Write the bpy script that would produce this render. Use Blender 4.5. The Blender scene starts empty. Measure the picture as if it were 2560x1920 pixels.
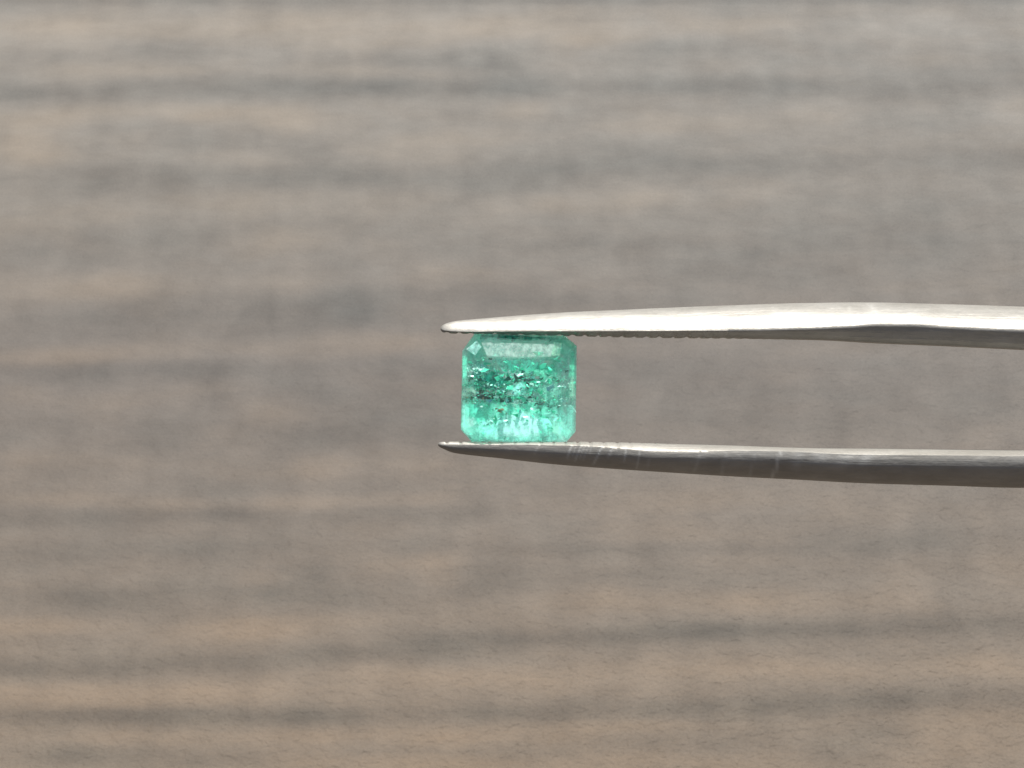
import bpy, bmesh, math, random
import numpy as np
from mathutils import Vector, Matrix, Euler

# ------------------------------------------------------------------ scene, camera, light
# one Blender unit = 1 cm: a 6 mm stone held in tweezers 25 cm above a wooden surface
S = bpy.context.scene
S.unit_settings.system = 'METRIC'; S.unit_settings.scale_length = 0.01
C = S.collection
PITCH = math.radians(45)                 # how far the camera looks down
DIST, LIFT = 15.0, 25.0
FRAME_W = 5.3                            # cm across the picture at the stone
K = FRAME_W / 2560.0
ROT = Euler((math.pi/2 - PITCH, 0, 0))
RM = ROT.to_matrix()
ORIGIN = Vector((0, 0, LIFT))
cam_d = bpy.data.cameras.new('camera')
cam = bpy.data.objects.new('camera', cam_d); C.objects.link(cam)
cam.location = ORIGIN + RM @ Vector((0, 0, DIST)); cam.rotation_euler = ROT
cam_d.sensor_width = 36; cam_d.lens = 36 * DIST / FRAME_W
cam_d.clip_start = 0.5; cam_d.clip_end = 5000
cam_d.dof.use_dof = True; cam_d.dof.focus_distance = DIST - 0.12; cam_d.dof.aperture_fstop = 7
S.camera = cam

SUN_EL, SUN_AZ = math.radians(72), math.radians(10)   # behind the stone, a little to the right
sdir = Vector((math.sin(SUN_AZ)*math.cos(SUN_EL), math.cos(SUN_AZ)*math.cos(SUN_EL), math.sin(SUN_EL)))
W = bpy.data.worlds.new('World'); S.world = W; W.use_nodes = True
wn = W.node_tree.nodes; wl = W.node_tree.links
bg = wn['Background']; sky = wn.new('ShaderNodeTexSky'); sky.sky_type = 'NISHITA'; sky.sun_disc = False
sky.sun_elevation = SUN_EL; sky.sun_rotation = SUN_AZ; sky.dust_density = 4.0; sky.air_density = 0.8; sky.ozone_density = 0.6
wl.new(sky.outputs[0], bg.inputs[0]); bg.inputs[1].default_value = 0.05
sun_d = bpy.data.lights.new('sun', 'SUN'); sun_d.energy = 5.0; sun_d.angle = math.radians(0.6)
sun_d.color = (1.0, 0.985, 0.955)
sun = bpy.data.objects.new('sun', sun_d); C.objects.link(sun)
sun.rotation_euler = sdir.to_track_quat('Z', 'Y').to_euler(); sun.location = (10, 40, 90)
S.view_settings.view_transform = 'Standard'; S.view_settings.look = 'None'
S.view_settings.gamma = 1; S.view_settings.exposure = 1.15
S.render.engine = 'CYCLES'
cy = S.cycles
cy.use_denoising = True; cy.max_bounces = 24; cy.transmission_bounces = 20; cy.glossy_bounces = 12
cy.transparent_max_bounces = 24; cy.sample_clamp_indirect = 6; cy.blur_glossy = 0.3

rnd = random.Random(7)
nrs = np.random.RandomState(11)

# ------------------------------------------------------------------ helpers
def local(px, py, z=0.0):
    """photo pixel -> point in the plane of the stone (x right, y up the picture, z to the camera), cm"""
    return ((px - 1280) * K, (960 - py) * K, z)

def mesh_obj(name, verts, faces, mat, parent=None, smooth=False, mats=None):
    me = bpy.data.meshes.new(name)
    me.from_pydata([tuple(v) for v in verts], [], faces); me.update()
    if mat: me.materials.append(mat)
    if smooth:
        me.polygons.foreach_set('use_smooth', [True]*len(me.polygons))
    o = bpy.data.objects.new(name, me); C.objects.link(o)
    if parent: o.parent = parent
    return o

class NT:
    """tiny node-tree writer"""
    def __init__(s, name):
        s.m = bpy.data.materials.new(name); s.m.use_nodes = True
        s.t = s.m.node_tree; s.t.nodes.clear()
    def n(s, kind, ins=None, **kw):
        nd = s.t.nodes.new('ShaderNode' + kind)
        for k, v in kw.items(): setattr(nd, k, v)
        for k, v in (ins or {}).items():
            sock = nd.inputs[k]
            if isinstance(v, bpy.types.NodeSocket): s.t.links.new(v, sock)
            else: sock.default_value = v
        return nd
    def math(s, op, a, b=0.0, c=0.0):
        return s.n('Math', {0: a, 1: b, 2: c}, operation=op).outputs[0]
    def ramp(s, fac, stops, interp='LINEAR'):
        nd = s.n('ValToRGB', {0: fac}); r = nd.color_ramp; r.interpolation = interp
        while len(r.elements) < len(stops): r.elements.new(0.5)
        for e, (p, c) in zip(r.elements, stops):
            e.position = p; e.color = tuple(c) + (1,) if len(c) == 3 else c
        return nd.outputs[0]
    def mix(s, fac, a, b, blend='MIX'):
        nd = s.n('Mix', data_type='RGBA', blend_type=blend)
        for i, v in ((0, fac), (6, a), (7, b)):
            if isinstance(v, bpy.types.NodeSocket): s.t.links.new(v, nd.inputs[i])
            else: nd.inputs[i].default_value = v if i == 0 else (tuple(v) + (1,))[:4]
        return nd.outputs[2]

# ------------------------------------------------------------------ ground (weathered grained surface)
def ground_hit(px, py):
    d = RM @ Vector(((px-1280)*K, (960-py)*K, -DIST))
    t = -cam.location.z / d.z
    return cam.location.x + d.x*t, cam.location.y + d.y*t

# stains and grain streaks of the board: centre, half size (in a 2212 wide view of it), lightness, warmth
MARKS = [
 (350,0,520,11,-.7,-.3),(1750,0,750,9,-.8,-.5),(1150,0,200,6,-.4,-.2),
 (100,200,170,20,-.9,-.4),(520,187,230,22,-.9,-.4),(850,190,200,16,-.9,-.6),(1090,165,80,42,-.6,-1.),(1450,187,290,20,-.8,-.6),(1920,192,320,26,-.8,-.5),
 (380,112,100,22,-.5,-.3),(60,125,70,24,-.4,-.1),(900,130,150,22,-.45,-.3),(1450,105,200,20,-.3,-.4),(1640,130,60,25,.25,-.5),
 (250,388,210,26,-.8,-.2),(700,387,180,24,-.8,-.3),(1080,387,120,26,-.7,-.8),(1190,362,80,26,-.8,-.8),(1600,355,260,22,-.7,-.4),(2130,345,160,26,-.5,-.2),(1380,340,130,30,-.3,-.6),
 (510,302,140,18,-.4,-.2),(672,335,55,38,-.5,-.2),(690,255,60,40,-.2,-.2),(1050,245,60,22,-.3,0),
 (320,520,200,26,-.4,-.1),(800,492,110,20,-.4,-.1),(1300,530,260,16,-.45,-.3),(1900,510,300,60,-.35,-.5),(80,560,160,20,-.3,-.1),
 (330,645,90,40,-.4,0),(760,665,80,36,-.8,-.9),(540,700,120,34,-.5,.1),(200,700,120,34,-.5,0),(1100,645,170,26,-.55,-.4),(1600,580,200,30,-.3,-.3),(600,650,120,30,-.3,-.3),
 (150,795,130,22,-.7,-.3),(430,800,130,22,-.8,-.5),(850,800,210,24,-.5,-.4),(650,862,70,28,-.6,-.3),(900,880,120,40,-.4,-.3),
 (1450,800,220,36,-.4,-.3),(1600,900,300,40,-.25,-.2),(1950,850,250,60,-.15,-.4),
 (60,925,120,22,-.3,0),(350,950,70,55,-.5,-.3),(150,1015,120,20,-.5,-.2),(900,935,170,40,-.4,-.3),(700,940,120,25,-.3,-.1),
 (100,1120,200,22,-.6,-.3),(450,1110,210,18,-.7,-.3),(900,1112,170,18,-.6,-.3),(500,1050,120,16,-.3,-.1),
 (200,1292,120,28,-.8,-.3),(400,1285,140,26,-.4,-.2),(640,1262,120,36,-.6,-.5),(1040,1255,80,40,-.6,-.4),(60,1200,160,26,-.3,-.2),(450,1200,160,30,-.4,-.3),(500,1180,160,16,-.4,-.4),
 (1150,1185,300,13,-.35,-.1),(1650,1187,220,13,-.5,-.3),(1950,1170,180,20,-.5,-.5),(1350,1240,160,20,-.3,-.2),(1560,1265,70,20,-.3,-.2),
 (100,1442,260,20,-1.,-.3),(500,1432,200,18,-.8,-.3),(800,1408,150,17,-1.,-.5),(1000,1385,140,19,-1.1,-.7),(1300,1376,200,16,-1.,-.4),(1530,1362,120,17,-1.2,-.7),(1800,1362,200,19,-.9,-.5),(2100,1347,200,20,-.9,-.4),
 (100,1547,260,18,-.9,-.2),(450,1547,200,19,-.9,-.4),(700,1547,90,15,-1.,-.7),(1000,1540,150,16,-.8,-.4),(1250,1537,200,18,-.8,-.2),(1650,1527,260,20,-1.,-.5),(2000,1508,260,22,-.9,-.4),
 (1900,1578,70,18,-.6,-.5),(200,1632,150,18,-.9,-.4),(500,1642,110,13,-.5,-.3),(1120,1632,90,22,-.6,-.2),(1600,1590,200,20,-.3,-.1),(1300,1600,100,14,-.3,-.1),
 (400,52,430,26,.7,.9),(1130,60,360,26,.75,.8),(1260,88,90,16,.3,.5),(100,80,120,26,.6,.6),(1960,55,160,36,.7,-.1),(700,95,120,18,.4,.6),(260,155,200,12,.3,.5),(820,152,100,12,.3,.5),(1560,60,160,20,.35,.2),
 (430,243,260,18,.7,.9),(640,272,60,22,.8,1.),(50,322,70,46,.8,1.3),(1130,237,60,16,.6,.8),(880,322,120,26,.5,.5),(1500,262,160,22,.5,.5),(1790,240,90,36,.5,.2),(2190,250,60,40,.5,.3),(1050,300,150,16,.3,.4),
 (100,260,100,20,.5,.8),(500,345,130,12,.4,.2),(580,440,200,26,.45,.3),(240,460,90,24,.4,.4),(1195,440,70,20,.6,.6),(1400,428,120,18,.6,.5),(620,522,90,22,.5,.6),(90,480,100,30,.3,.4),(1620,420,60,20,.3,.2),(1100,445,30,20,.4,0),
 (90,622,150,28,.7,.9),(262,612,70,26,.7,.8),(500,612,150,18,.4,.3),(640,622,60,24,.5,.4),(960,590,150,20,.3,.4),
 (80,775,110,17,.8,1.2),(250,768,150,17,.7,.9),(830,738,140,22,.8,.9),(500,752,120,18,.4,.5),(590,760,60,22,.3,.2),(1650,760,200,25,.3,.3),
 (230,862,160,22,.4,.4),(620,882,70,20,.6,.6),(60,850,60,26,.4,.4),(250,1002,110,26,.8,.9),(690,1005,60,26,.5,1.2),(840,1000,140,26,.5,.6),(40,990,60,20,.4,.9),
 (150,1080,120,16,.5,.8),(380,1090,80,14,.5,.8),(640,1088,120,17,.7,.9),(900,1080,100,14,.4,.6),(1350,1090,160,24,.3,.5),(1700,1080,200,24,.3,.6),
 (860,1222,70,18,.5,.6),(950,1212,50,20,.7,.8),(960,1252,50,16,.4,.8),(560,1250,60,16,.4,.9),(1480,1150,160,20,.3,.6),
 (70,1352,200,17,.8,1.),(560,1358,110,22,.9,1.3),(400,1368,110,18,.4,.7),(760,1340,80,14,.4,.7),
 (1960,1275,70,40,.7,.3),(2170,1245,60,50,.5,.6),(1300,1300,280,26,.4,.7),(1700,1300,160,26,.4,.9),
 (300,1493,420,19,.8,1.),(800,1458,150,20,.7,.9),(1150,1463,260,26,.9,1.1),(1700,1445,260,24,.7,.9),(2130,1438,110,26,.9,1.),(250,1520,200,10,.4,.8),
 (900,1592,320,18,.5,1.1),(300,1592,250,16,.4,.7),(900,1652,320,18,.5,1.2),(1500,1650,300,20,.4,1.1),(2100,1590,170,60,.5,.9),(1350,1570,200,12,.3,.9),
]
def axis(lo, hi, step, far):
    a = list(np.arange(lo, hi + 1e-6, step)); g = step; l = [lo]; r = [a[-1]]
    while r[-1] < far: g *= 1.35; r.append(r[-1] + g); l.append(l[-1] - g)
    return np.array(sorted(l[1:]) + a + r[1:])
cx0, cy0 = ground_hit(1280, 960)
XS = axis(-11.5, 11.5, 0.13, 900); YS = axis(cy0-9, cy0+13, 0.11, 900)
GX, GY = np.meshgrid(XS, YS)
lum = np.zeros_like(GX); warm = np.zeros_like(GX)
for (mx, my, rx, ry, a, w) in MARKS:
    s = 2560/2212
    px, py = mx*s, my*s
    x, y = ground_hit(px, py)
    x1, _ = ground_hit(px + rx*s, py); _, y1 = ground_hit(px, py - ry*s)
    dx = (GX-x)/(abs(x1-x)); dy = (GY-y)/abs(y1-y)
    q = dx*dx + dy*dy
    g = np.exp(-0.75*q**1.15)
    lum += a*g; warm += w*g
V = np.stack([GX.ravel(), GY.ravel(), np.zeros(GX.size)], 1)
nx, ny = len(XS), len(YS)
idx = np.arange(nx*ny).reshape(ny, nx)
F = np.stack([idx[:-1,:-1].ravel(), idx[:-1,1:].ravel(), idx[1:,1:].ravel(), idx[1:,:-1].ravel()], 1)
g = NT('weathered_wood')
att = g.n('Attribute', attribute_name='grain')
sep = g.n('SeparateColor', {0: att.outputs['Color']})
tc = g.n('TexCoord'); obj = tc.outputs['Object']
def gnoise(scale, sx, sy, detail=2, rough=.5, rot=0.0, dist=0.0):
    mp = g.n('Mapping', {0: obj, 'Rotation': (0,0,rot), 'Scale': (sx, sy, 1)})
    return g.n('TexNoise', {'Vector': mp.outputs[0], 'Scale': scale, 'Detail': detail, 'Roughness': rough, 'Distortion': dist}).outputs[0]
big = gnoise(.45, .45, 1.6, 3, .55, 0, .4)
mid = gnoise(1.7, .75, 1.4, 3, .55, .05, .3)
streak = gnoise(6, .35, 1.6, 3, .6, .08, .5)
speck = gnoise(26, 1, 1, 2, .6)
hue = gnoise(.9, .6, 1.4, 2, .5)
sepxyz = g.n('SeparateXYZ', {0: obj})
# the board is browner towards its near edge
near = g.n('MapRange', {0: sepxyz.outputs[1], 1: cy0-7.5, 2: cy0+8.5, 3: 0.0, 4: 1.0}).outputs[0]
rightness = g.n('MapRange', {0: sepxyz.outputs[0], 1: -9.0, 2: 9.0, 3: 0.0, 4: 1.0}).outputs[0]
base = g.ramp(near, [(0.0,(.135,.110,.082)), (.25,(.123,.106,.086)), (.5,(.112,.101,.088)), (.75,(.140,.130,.112)), (1.0,(.162,.153,.134))])
base = g.mix(g.math('MULTIPLY', rightness, .35), base, g.ramp(near, [(0,(.150,.130,.104)),(.5,(.150,.143,.128)),(1,(.162,.162,.152))]))
v = g.math('MULTIPLY_ADD', sep.outputs[0], 1.0, -0.5)              # stains, -0.5..0.5
v = g.math('MULTIPLY', v, 2.5)
v = g.math('ADD', v, g.math('MULTIPLY', g.math('SUBTRACT', big, .5), .24))
v = g.math('ADD', v, g.math('MULTIPLY', g.math('SUBTRACT', mid, .5), .36))
mot = gnoise(1.0, 1.5, .7, 2, .5, 0, .2)
v = g.math('ADD', v, g.math('MULTIPLY', g.math('SUBTRACT', mot, .5), .42))
v = g.math('ADD', v, g.math('MULTIPLY', g.math('SUBTRACT', streak, .5), .12))
v = g.math('ADD', v, g.math('MULTIPLY', g.math('SUBTRACT', speck, .5), .40))
gain = g.math('MULTIPLY', g.math('ADD', v, 1.0), .48)
col = g.n('VectorMath', {0: base, 3: gain}, operation='SCALE').outputs[0]
h = g.math('ADD', sep.outputs[1], g.math('MULTIPLY', g.math('SUBTRACT', hue, .5), .5))
tint = g.ramp(h, [(0.15,(.93,1.005,1.05)), (.5,(1,1,1)), (.85,(1.06,.985,.90))])
col = g.mix(1.0, col, tint, 'MULTIPLY')
col = g.mix(1.0, col, (1.02, .982, .972), 'MULTIPLY')
w1 = gnoise(6.0, .8, 1.1, 2, .5, .35, .2); w2 = gnoise(18, .7, 1.1, 2, .6, .2, .6)
hh = g.math('ADD', g.math('MULTIPLY', w1, .7), g.math('MULTIPLY', w2, .25))
bump_str = g.math('MULTIPLY', g.math('ADD', g.math('SUBTRACT', 1.15, near), g.math('MULTIPLY', rightness, .6)), .60)
bp = g.n('Bump', {'Strength': bump_str, 'Distance': .10, 'Height': hh})
bs = g.n('BsdfPrincipled', {'Base Color': col, 'Roughness': .75, 'Normal': bp.outputs[0], 'Specular IOR Level': .25})
out = g.n('OutputMaterial', {0: bs.outputs[0]})
ground = mesh_obj('ground', V, [tuple(int(i) for i in f) for f in F], g.m)
ca = ground.data.color_attributes.new('grain', 'FLOAT_COLOR', 'POINT')
arr = np.ones((nx*ny, 4), np.float32)
arr[:,0] = np.clip(.5 + .115*np.tanh(lum.ravel()/1.5)*1.5, 0, 1)
arr[:,1] = np.clip(.5 + .26*np.tanh(warm.ravel()/1.6)*1.6, 0, 1); arr[:,2] = .5
ca.data.foreach_set('color', arr.ravel())
ground['kind'] = 'structure'

# ------------------------------------------------------------------ tweezers
st = NT('brushed_steel')
tc = st.n('TexCoord').outputs['Object']
wear = st.n('Attribute', attribute_name='wear')
ws = st.n('SeparateColor', {0: wear.outputs['Color']})
def snoise(scale, sc, detail=3, rough=.6):
    mp = st.n('Mapping', {0: tc, 'Scale': sc})
    return st.n('TexNoise', {'Vector': mp.outputs[0], 'Scale': scale, 'Detail': detail, 'Roughness': rough}).outputs[0]
n_long = snoise(9, (.12, 3.5, 3.5)); n_fine = snoise(45, (1,1,1)); n_blot = snoise(5, (1, 2, 2), 4)
sc_ = st.ramp(n_blot, [(.3,(.225,.213,.188)), (.7,(.295,.283,.255))])
sc_ = st.mix(ws.outputs[0], sc_, (.78,.78,.74))
ro = st.math('ADD', .56, st.math('MULTIPLY', st.math('SUBTRACT', n_fine, .5), .22))
ro = st.math('ADD', ro, st.math('MULTIPLY', ws.outputs[0], .25))
bh = st.math('ADD', st.math('MULTIPLY', n_long, .8), st.math('MULTIPLY', n_fine, .35))
bh = st.math('ADD', bh, st.math('MULTIPLY', n_blot, .8))
sb = st.n('Bump', {'Strength': .38, 'Distance': .012, 'Height': bh})
sp = st.n('BsdfPrincipled', {'Base Color': sc_, 'Metallic': 0.6, 'Specular IOR Level': .3, 'Roughness': ro, 'Normal': sb.outputs[0]})
st.n('OutputMaterial', {0: sp.outputs[0]})
STEEL = st.m

tw = bpy.data.objects.new('tweezers', None); C.objects.link(tw)
tw.location = ORIGIN; tw.rotation_euler = ROT
tw['label'] = 'slender steel tweezers with fine serrated tips gripping the green stone'
tw['category'] = 'tweezers'

def curve(knots, xs, sm=0):
    kx = np.array([k[0] for k in knots], float); ky = np.array([k[1] for k in knots], float)
    # monotone cubic
    h = np.diff(kx); d = np.diff(ky)/h
    m = np.zeros_like(ky); m[0] = d[0]; m[-1] = d[-1]
    for i in range(1, len(kx)-1):
        if d[i-1]*d[i] > 0:
            w1 = 2*h[i]+h[i-1]; w2 = h[i]+2*h[i-1]
            m[i] = (w1+w2)/(w1/d[i-1]+w2/d[i])
    i = np.clip(np.searchsorted(kx, xs)-1, 0, len(h)-1)
    t = (xs-kx[i])/h[i]
    return ((2*t**3-3*t**2+1)*ky[i] + (t**3-2*t**2+t)*h[i]*m[i] + (-2*t**3+3*t**2)*ky[i+1] + (t**3-t**2)*h[i]*m[i+1])

def arm(xs, top, bot, edge, wid, inner_top, teeth, marks, zoff=0.0):
    n = len(xs); verts = []; wearv = []
    for k in range(n):
        t, b, e, w = top[k], bot[k], edge[k], wid[k]
        inn, outr = (t, b) if inner_top else (b, t)
        inn = inn + teeth[k]*(1 if inner_top else -1)
        e = e if not inner_top else max(e, inn+.6)
        e = e if inner_top else min(e, inn-.6)
        # bulged outer side: angle 0 at the sharp edge, 90 at the outer ridge
        half = [(inn, .70*w), (inn + (e-inn)*.3, .80*w), (e - (e-inn)*.12, .985*w), (e, 1.0*w)]
        prof = ([(.07,1.002),(.18,.995),(.32,.965),(.46,.90),(.60,.80),(.73,.66),(.84,.50),(.93,.33),(.985,.15)] if inner_top else
                [(.07,.988),(.18,.95),(.32,.885),(.46,.80),(.60,.69),(.73,.565),(.84,.43),(.93,.28),(.985,.13)])
        for f, zf in prof: half.append((e + (outr-e)*f, zf*w))
        sec = [(inn, 0.0)] + half + [(outr, 0.0)] + [(y, -z) for (y, z) in reversed(half)]
        for j, (y, z) in enumerate(sec):
            X, Y, Z = local(xs[k], y, 0)
            verts.append((X, Y, z + zoff)); wearv.append(0.0)
        for (mx, slope, j0, j1, hw, amp) in marks:
            for j in range(j0, j1+1):
                c = mx + slope*(j-j0)
                a = .4*amp*math.exp(-((xs[k]-c)/hw)**2)
                fade = min(1, (j-j0+1)/2, (j1-j+1)/2)
                base = k*len(sec)
                wearv[base+j] = max(wearv[base+j], a*fade)
                q3 = verts[base+j]; verts[base+j] = (q3[0], q3[1], q3[2] - .006*a*fade*min(1, 6/hw))
    m = len(sec); faces = []
    for k in range(n-1):
        for j in range(m):
            a = k*m+j; b2 = k*m+(j+1) % m
            faces.append((a, b2, b2+m, a+m) if not inner_top else (a, a+m, b2+m, b2))
    faces.append(tuple(range(m)) if inner_top else tuple(reversed(range(m))))
    e0 = (n-1)*m
    faces.append(tuple(reversed(range(e0, e0+m))) if inner_top else tuple(range(e0, e0+m)))
    o = mesh_obj('arm', verts, faces, STEEL, tw, smooth=True)
    me = o.data
    ca = me.color_attributes.new('wear', 'FLOAT_COLOR', 'POINT')
    a = np.zeros((len(verts), 4), np.float32); a[:,0] = wearv; a[:,3] = 1
    ca.data.foreach_set('color', a.ravel())
    bm = bmesh.new(); bm.from_mesh(me); bm.verts.ensure_lookup_table()
    bmesh.ops.recalc_face_normals(bm, faces=bm.faces)
    for ed in bm.edges:
        if len(ed.link_faces) == 2 and (inner_top or ed.verts[0].co.x < 1.1) and ed.calc_face_angle(0) > math.radians(38): ed.smooth = False
    bm.to_mesh(me); bm.free()
    return o

def teeth_profile(xs, x0, x1, period, depth, groove, seed):
    r = random.Random(seed); t = np.zeros_like(xs); c = x0
    while c < x1:
        d = depth*r.uniform(.6, 1.15)*(1 if c < x1-250 else max(.15, (x1-c)/250)); w = groove*r.uniform(.7, 1.3)
        t += d*np.exp(-((xs-c)/w)**4)
        c += period*r.uniform(.9, 1.1)
    return t

FAR = 6900
def xsamples(x0):
    return np.array([x0, x0+.8, x0+2, x0+4, x0+6.5] + list(np.arange(x0+9, 1760, 2.6)) + list(np.arange(1760, 2600, 7)) + list(np.arange(2600, FAR+1, 60)))

xu = xsamples(1101.5)
u_top = curve([(1101.5,819),(1105,814.5),(1112,810),(1122,806.5),(1133.5,803.6),(1160,800.3),(1197,797),(1314,787.5),(1404,781.5),(1582,773.3),(1820,763.5),(2004,757.8),(2154,756),(2355,760.3),(2560,766.8),(3600,815),(5200,905),(6300,940),(FAR+60,946)], xu)
u_bot = curve([(1101.5,824),(1105,829.5),(1110,831.5),(1125,833.5),(1180,834.8),(1431,840),(1582,843.5),(1820,846),(2054,849.7),(2188,857),(2388,865.5),(2560,873.8),(3600,925),(5200,985),(6300,994.5),(FAR+60,995)], xu)
u_edge = curve([(1101.5,822),(1112,826),(1130,828.5),(1190,829.5),(1300,829),(1414,829),(1820,828),(2000,824.5),(2104,820),(2188,814),(2270,814.5),(2355,820),(2560,829.5),(3600,880),(5200,950),(6300,972),(FAR+60,974)], xu)
u_w = curve([(1101.5,.006),(1106,.020),(1116,.032),(1133,.044),(1197,.070),(1314,.100),(1582,.150),(2004,.200),(2560,.240),(3600,.30),(5200,.34),(FAR+60,.34)], xu)
arm(xu, u_top, u_bot, u_edge, u_w, False, -teeth_profile(xu, 1118, 1980, 31, 3.4, 5.5, 3)*(-1)*(1), [(2180,-3.0,8,12,7,.25),(2120,-2,9,11,5,.2),(1935,-2,8,11,4,.2)])

xl = xsamples(1095.5)
l_top = curve([(1095.5,1107.5),(1099,1105.6),(1110,1104.8),(1180,1104.2),(1414,1104.8),(1548,1107),(1682,1111),(1820,1114.8),(2054,1121.8),(2255,1123.5),(2560,1126.8),(3600,1110),(5200,1030),(6300,1000),(FAR+60,999)], xl)
l_bot = curve([(1095.5,1114),(1099,1117.5),(1110,1123),(1133.5,1132),(1180,1138.5),(1247,1145.5),(1381,1160.5),(1515,1171),(1682,1182),(1820,1190.6),(1987,1199),(2154,1208),(2355,1214),(2560,1219.8),(3600,1205),(5200,1115),(6300,1062),(FAR+60,1058)], xl)
l_edge = curve([(1095.5,1110),(1105,1110.5),(1140,1110.5),(1250,1110.5),(1420,1112.5),(1548,1118.5),(1640,1126),(1760,1126),(1820,1125),(1960,1126.5),(2054,1131),(2150,1134),(2255,1134.5),(2560,1136.8),(3600,1122),(5200,1045),(6300,1014),(FAR+60,1012)], xl)
l_w = curve([(1095.5,.008),(1099,.020),(1110,.034),(1133,.048),(1197,.074),(1314,.104),(1582,.155),(2004,.205),(2560,.245),(3600,.30),(5200,.34),(FAR+60,.34)], xl)
lm = [(1428,-2.2,4,9,2.6,.9),(1440,-2.4,4,8,1.8,.6),(1452,-2.6,4,10,2.4,.8),(1461,-2.6,4,9,1.8,.7),(1470,-2.6,4,9,1.8,.6),(1478,-2,4,7,2,.5),
      (1504,-3.2,4,11,2.6,.9),(1530,-3,4,8,3.5,.55),(1563,-1,4,9,2.2,.7),(1597,-1,4,12,2.4,.6),(1348,-3,4,8,2.2,.5),(1620,-1,7,11,4,.25),
      (1745,-2,5,12,4,.3),(1808,-1,5,13,3,.35),(1878,-1,5,12,3,.3),(1942,-1.8,4,14,3.4,.8),(1990,-2,4,9,14,.35),(2050,-3,4,7,26,.45),(2110,-5,4,8,30,.4),(2160,-6,4,7,16,.6)]
arm(xl, l_top, l_bot, l_edge, l_w, True, teeth_profile(xl, 1117, 1700, 33, 3.0, 3.2, 5), lm)
# the weld that joins the two arms at their far end, well to the right
vv = []; ff = []
secs = [(6420, 0), (6440, .03), (6960, .03), (6990, 0)]
for x, gpad in secs:
    t0, b0 = 938 - gpad*120, 1064 + gpad*120
    for (y, z) in ((t0+10,.37),(t0,.30),(t0,-.30),(t0+10,-.37),(b0-10,-.37),(b0,-.30),(b0,.30),(b0-10,.37)):
        X, Y, _ = local(x, y); vv.append((X, Y, z*(1+gpad)))
for k in range(3):
    for j in range(8): ff.append((k*8+j, k*8+(j+1)%8, k*8+8+(j+1)%8, k*8+8+j))
ff += [tuple(range(8)), tuple(reversed(range(24, 32)))]
jo = mesh_obj('joint_sleeve', vv, ff, STEEL, tw)

# ------------------------------------------------------------------ the stone
GX0, GY0 = 1298, 969                    # its middle in the photo's plane
def gl(px, py, z): 
    return Vector(((px-GX0)*K, (GY0-py)*K, z))
# girdle outline, clockwise from the top left
OUT = [(1187,833.5),(1411,839.5),(1441.6,865),(1438.5,1079),(1416,1104.4),(1180,1104.2),(1152.5,1074),(1156,877)]
TAB = [(1211,897),(1381,897),(1398,912),(1402,1032),(1384,1062),(1207,1062),(1183,1040),(1180,908)]
ST1 = [(1196,853),(1404,858),(1424,878),(1423,1064),(1403,1086),(1192,1087),(1167,1061),(1169,884)]
def ring(pts, z): return [gl(x, y, z) for x, y in pts]
def shrink(pts, f, cx=1298, cy=975, cut=1.0, fx=None):
    fx = f if fx is None else fx
    return [(cx+(x-cx)*fx, cy+(y-cy)*f) for x, y in pts]
gem = bpy.data.objects.new('emerald', None); C.objects.link(gem)
gem.location = ORIGIN + RM @ Vector(local(GX0, GY0, 0.03)); gem.rotation_euler = ROT
gem['label'] = 'pale green octagonal step cut gemstone full of crackled inclusions, held between the tweezer tips'
gem['category'] = 'gemstone'
rings = [ring(TAB, .100), ring(ST1, .060), ring(shrink(OUT,.978), .022), ring(OUT, .012), ring(OUT, -.012),
         ring(shrink(OUT,.78), -.100), ring(shrink(OUT,.46,fx=.48), -.198), ring(shrink(OUT,.03,fx=.13), -.312)]
gv = [v for r in rings for v in r]; gf = [tuple(reversed(range(8)))]
for k in range(len(rings)-1):
    for j in range(8):
        a, b2 = k*8+j, k*8+(j+1) % 8
        gf.append((a, b2, b2+8, a+8))
gf.append(tuple(range(len(gv)-8, len(gv))))
gm = NT('green_crystal')
tc = gm.n('TexCoord').outputs['Object']
mpv = gm.n('Mapping', {0: tc, 'Scale': (.7, 1.5, 1)})
vor = gm.n('TexVoronoi', {'Vector': mpv.outputs[0], 'Scale': 15.0, 'Randomness': 1.0})
nz = gm.n('TexNoise', {'Vector': tc, 'Scale': 9.0, 'Detail': 5.0, 'Roughness': .7})
zc = gm.n('SeparateXYZ', {0: tc}).outputs[2]
back = gm.n('MapRange', {0: zc, 1: -.02, 2: -.01, 3: .30, 4: 0.0}).outputs[0]
b1 = gm.n('Bump', {'Strength': back, 'Distance': .02, 'Height': gm.math('ADD', vor.outputs[0], nz.outputs[0])})
glass = gm.n('BsdfGlass', {'Color': (.95,1,.98,1), 'Roughness': .015, 'IOR': 1.57, 'Normal': b1.outputs[0]})
milk_c = gm.ramp(nz.outputs[0], [(.40,(.14,.72,.56)), (.5,(.44,1,.88)), (.58,(.76,1,.98))])
tr = gm.n('BsdfTranslucent', {'Color': milk_c}); df = gm.n('BsdfDiffuse', {'Color': milk_c})
milk = gm.n('MixShader', {0: .5, 1: tr.outputs[0], 2: df.outputs[0]})
mf = gm.n('MapRange', {0: zc, 1: -.04, 2: 0.0, 3: .50, 4: .04}).outputs[0]
cf = gm.n('MapRange', {0: zc, 1: -.03, 2: -.01, 3: .12, 4: .64}).outputs[0]
clr = gm.n('BsdfTransparent', {'Color': (.85,1,.96,1)})
mixa = gm.n('MixShader', {0: cf, 1: glass.outputs[0], 2: clr.outputs[0]})
mixs = gm.n('MixShader', {0: mf, 1: mixa.outputs[0], 2: milk.outputs[0]})
vol = gm.n('VolumeAbsorption', {'Color': (.24,.98,.92,1), 'Density': .34})
gm.n('OutputMaterial', {0: mixs.outputs[0], 1: vol.outputs[0]})
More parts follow.
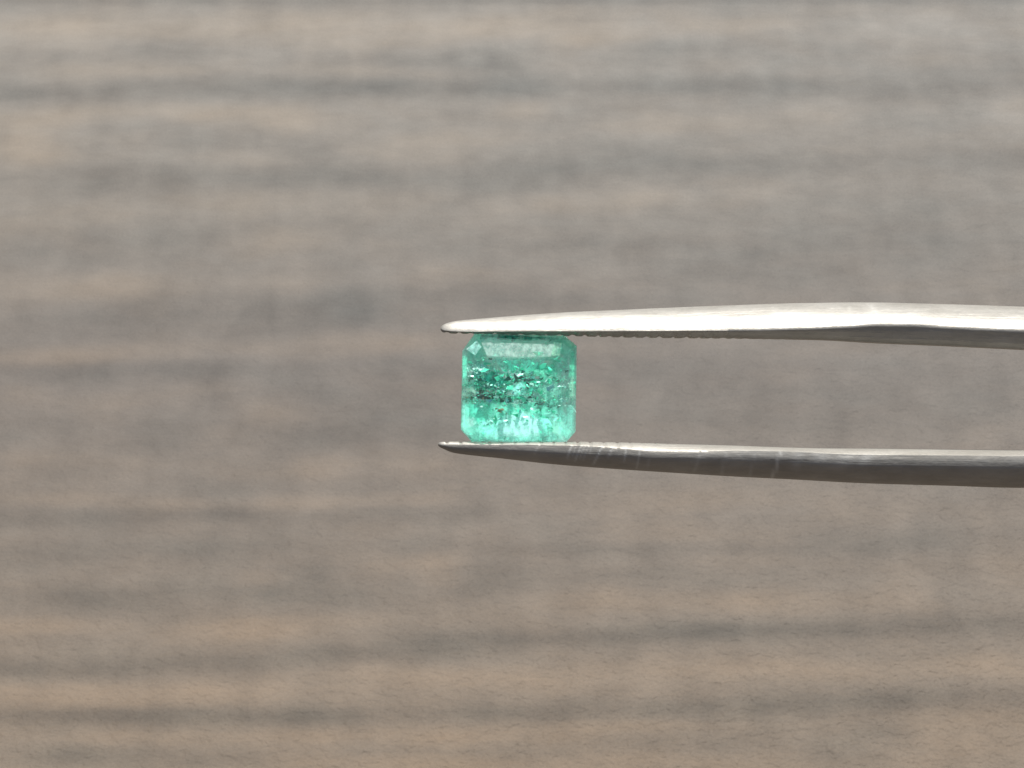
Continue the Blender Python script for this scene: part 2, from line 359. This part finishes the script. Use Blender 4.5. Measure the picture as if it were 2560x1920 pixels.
body = mesh_obj('stone', gv, gf, gm.m, gem)
bm = bmesh.new(); bm.from_mesh(body.data); bmesh.ops.recalc_face_normals(bm, faces=bm.faces); bm.to_mesh(body.data); bm.free()

# fractures and crystals inside: tiny shards, too many to count
def depth_range(px, py):
    """safe back and front depth for a shard at this place"""
    cx, cy = (px-1298)/146, (py-975)/131
    r = max(abs(cx), abs(cy))
    front = .085 if r < .62 else .085 - (r-.62)*.24
    back = -.235*(1-r)-.005 if r > .25 else -.2
    return back*.85, front*.85
def shards(name, n, pick, size, mat, seed, flat=.15):
    r = random.Random(seed); vs = []; fs = []
    for _ in range(n):
        px, py = pick(r); b_, f_ = depth_range(px, py)
        if f_ <= b_: continue
        z = r.uniform(b_, f_)
        c = gl(px, py, z); s = size*math.exp(r.gauss(-.25, .45))
        rot = Euler((r.uniform(-1.3,1.3), r.uniform(-1.3,1.3), r.uniform(-.5,.5) if r.random() < .6 else r.uniform(0,6.28))).to_matrix()
        i = len(vs); k = r.choice((3, 4, 4, 5)); ph = r.uniform(0, 6.28)
        for sgn in (1, -1):
            for q in range(k):
                a = ph + q*6.28318/k + r.uniform(-.2, .2); rr = s*r.uniform(.5, 1)
                vs.append(c + rot @ Vector((rr*math.cos(a)*1.5, rr*math.sin(a)*.7, sgn*s*flat*.5)))
        fs.append(tuple(range(i, i+k))); fs.append(tuple(reversed(range(i+k, i+2*k))))
        for q in range(k): fs.append((i+q, i+k+q, i+k+(q+1)%k, i+(q+1)%k))
    o = mesh_obj(name, vs, fs, mat, gem); o['kind'] = 'stuff'
    return o
def simple(name, col, rough=.4, trans=0.0, metal=0.0, spec=.5):
    m = NT(name)
    d = m.n('BsdfPrincipled', {'Base Color': col+(1,), 'Roughness': rough, 'Metallic': metal, 'Specular IOR Level': spec})
    if trans:
        t = m.n('BsdfTranslucent', {'Color': col+(1,)})
        mx = m.n('MixShader', {0: trans, 1: d.outputs[0], 2: t.outputs[0]}); m.n('OutputMaterial', {0: mx.outputs[0]})
    else: m.n('OutputMaterial', {0: d.outputs[0]})
    return m.m
def gauss(cx, cy, sx, sy):
    def f(r):
        while True:
            x, y = r.gauss(cx, sx), r.gauss(cy, sy)
            if 1164 < x < 1432 and 839 < y < 1092 and (abs(x-1298)+abs(y-975)) < 232: return x, y
    return f
def either(*fs): return lambda r: r.choice(fs)(r)
band = either(gauss(1200,940,26,22), gauss(1270,955,50,22), gauss(1300,975,55,20), gauss(1360,990,35,28), gauss(1230,985,45,14))
M_dark = simple('dark_inclusion_and_shade', (.02,.06,.045), .4)
M_pale = simple('pale_inclusion', (.80,.98,.94), .2, .3)
M_green = simple('green_inclusion', (.16,.80,.60), .3, .5)
M_brown = simple('brown_inclusion', (.20,.12,.06), .5)
M_flash = simple('reflecting_fracture', (.50,.95,.82), .12, 0, 1.0)
low = gauss(1298,1035,75,28)
shards('fracture_shard', 260, either(band, gauss(1298,930,70,30), low), .013, M_green, 1, .05)
shards('reflecting_shard', 420, either(band, band, gauss(1298,975,80,55)), .014, M_flash, 6, .05)
shards('dark_and_shade_shard', 230, either(band, band, gauss(1200,945,25,10), gauss(1340,942,30,8), gauss(1225,990,40,10), gauss(1350,1012,30,4), gauss(1298,844,65,3)), .0145, M_dark, 2, .10)  # inclusions, plus a row along the top standing in for contact shade
shards('pale_shard', 170, either(gauss(1190,925,18,7), gauss(1370,990,28,25), gauss(1285,960,40,15), low), .010, M_pale, 3, .1)
shards('brown_shard', 34, either(gauss(1345,1010,22,4), gauss(1250,1028,8,6), gauss(1395,1045,5,14), gauss(1200,985,20,5)), .010, M_brown, 4, .3)
# clouded sheets: veils, plus facet sheen, inner glow and top shade painted as colour
vm = NT('clouded_glow')
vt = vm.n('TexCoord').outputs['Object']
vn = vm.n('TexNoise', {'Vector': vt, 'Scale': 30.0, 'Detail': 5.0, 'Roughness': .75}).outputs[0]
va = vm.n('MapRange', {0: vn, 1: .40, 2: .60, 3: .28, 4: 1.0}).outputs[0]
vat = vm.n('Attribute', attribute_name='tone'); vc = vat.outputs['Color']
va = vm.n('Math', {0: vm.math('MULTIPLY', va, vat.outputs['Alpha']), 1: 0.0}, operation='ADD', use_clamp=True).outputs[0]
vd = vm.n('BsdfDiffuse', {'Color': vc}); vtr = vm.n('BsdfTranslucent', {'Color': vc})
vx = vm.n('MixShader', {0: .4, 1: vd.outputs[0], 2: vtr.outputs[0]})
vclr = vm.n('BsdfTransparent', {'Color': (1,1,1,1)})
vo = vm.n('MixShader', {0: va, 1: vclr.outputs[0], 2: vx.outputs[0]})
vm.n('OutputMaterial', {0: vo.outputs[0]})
SHEETS = [   #
 ([(1157,1000),(1172,1000),(1176,1060),(1192,1092),(1182,1102),(1155,1074)], .006, (.48,1,.87), 2.0, 1),
 ([(1420,1005),(1437,1005),(1437,1076),(1414,1102),(1402,1092),(1418,1060)], .006, (.48,1,.87), 2.0, 1),
 ([(1420,870),(1439,868),(1439,950),(1420,950)], .006, (.28,.93,.66), 1.8, 1),
 ([(1158,884),(1172,884),(1172,960),(1158,960)], .006, (.26,.88,.66), 1.6, 1),
 ([(1190,1000),(1300,1003),(1405,998),(1410,1035),(1300,1045),(1190,1035)], .0, (.35,.98,.78), 1.3, 1),
 ([(1290,905),(1400,905),(1410,950),(1350,965),(1290,945)], -.02, (.30,.88,.66), 1.2, 1),
 #  outline, depth, colour, strength, soft edge
 ([(1204,857),(1290,859),(1386,862),(1376,892),(1290,894),(1218,891)], .052, (.84,.88,.85), .66, 0),  # sheen of the top crown facet, painted pale
 ([(1190,838),(1240,836),(1300,838),(1360,840),(1410,843),(1412,853),(1300,852),(1192,850)], .026, (.03,.30,.22), 1.3, 1),  # shade below the upper arm, put in as dark green
 ([(1166,873),(1192,853),(1204,868),(1188,889)], .045, (.72,1,.97), .9, 0),  # this and the next three: painted reflections of the corner facets
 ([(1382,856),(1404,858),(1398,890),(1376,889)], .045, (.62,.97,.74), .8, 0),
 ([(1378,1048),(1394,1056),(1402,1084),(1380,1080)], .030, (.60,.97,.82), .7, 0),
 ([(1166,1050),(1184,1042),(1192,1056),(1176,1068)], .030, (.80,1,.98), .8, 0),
 ([(1240,1050),(1262,1030),(1300,1022),(1340,1030),(1362,1056),(1372,1090),(1300,1097),(1222,1090)], +.016, (.76,1,1), 2.2, 1),  # glow at the bottom of the stone, painted aqua
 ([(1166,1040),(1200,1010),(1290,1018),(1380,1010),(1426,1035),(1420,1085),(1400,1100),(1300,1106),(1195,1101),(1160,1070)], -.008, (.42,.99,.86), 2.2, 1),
 ([(1160,1000),(1190,985),(1235,1008),(1240,1050),(1200,1060),(1162,1040)], -.012, (.22,.92,.70), 1.5, 1),
 ([(1155,970),(1180,966),(1200,975),(1195,992),(1170,998),(1156,990)], .01, (.72,.98,.82), 1.6, 1),
 ([(1418,950),(1436,930),(1438,1000),(1420,1010)], .005, (.70,.98,.80), 1.5, 1),
 ([(1176,935),(1215,905),(1250,925),(1285,962),(1240,985),(1190,975)], .03, (.04,.30,.24), 1.3, 1),
 ([(1330,975),(1360,955),(1400,950),(1412,975),(1400,1000),(1350,1012)], .00, (.48,.93,.78), 1.5, 1),
 ([(1270,965),(1300,950),(1320,960),(1318,985),(1285,990)], .03, (.45,.97,.90), 1.3, 1),
 ([(1240,900),(1300,893),(1370,897),(1380,925),(1310,935),(1250,925)], .02, (.14,.62,.48), 1.3, 1),
]
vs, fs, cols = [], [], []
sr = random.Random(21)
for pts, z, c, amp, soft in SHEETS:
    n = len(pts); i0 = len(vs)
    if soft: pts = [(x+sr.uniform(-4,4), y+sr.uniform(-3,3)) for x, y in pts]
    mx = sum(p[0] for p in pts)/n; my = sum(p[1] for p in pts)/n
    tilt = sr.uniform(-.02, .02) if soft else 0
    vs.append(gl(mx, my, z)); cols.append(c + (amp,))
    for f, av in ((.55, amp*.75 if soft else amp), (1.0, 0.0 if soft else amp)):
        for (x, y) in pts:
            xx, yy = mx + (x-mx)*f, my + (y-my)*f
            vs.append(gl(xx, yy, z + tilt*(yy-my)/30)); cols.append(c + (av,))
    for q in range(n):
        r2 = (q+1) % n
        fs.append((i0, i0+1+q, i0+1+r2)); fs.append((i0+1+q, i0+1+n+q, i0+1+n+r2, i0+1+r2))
glow_sheets = mesh_obj('cloud_and_glow_sheet', vs, fs, vm.m, gem); glow_sheets['kind'] = 'stuff'
at = glow_sheets.data.color_attributes.new('tone', 'FLOAT_COLOR', 'POINT')
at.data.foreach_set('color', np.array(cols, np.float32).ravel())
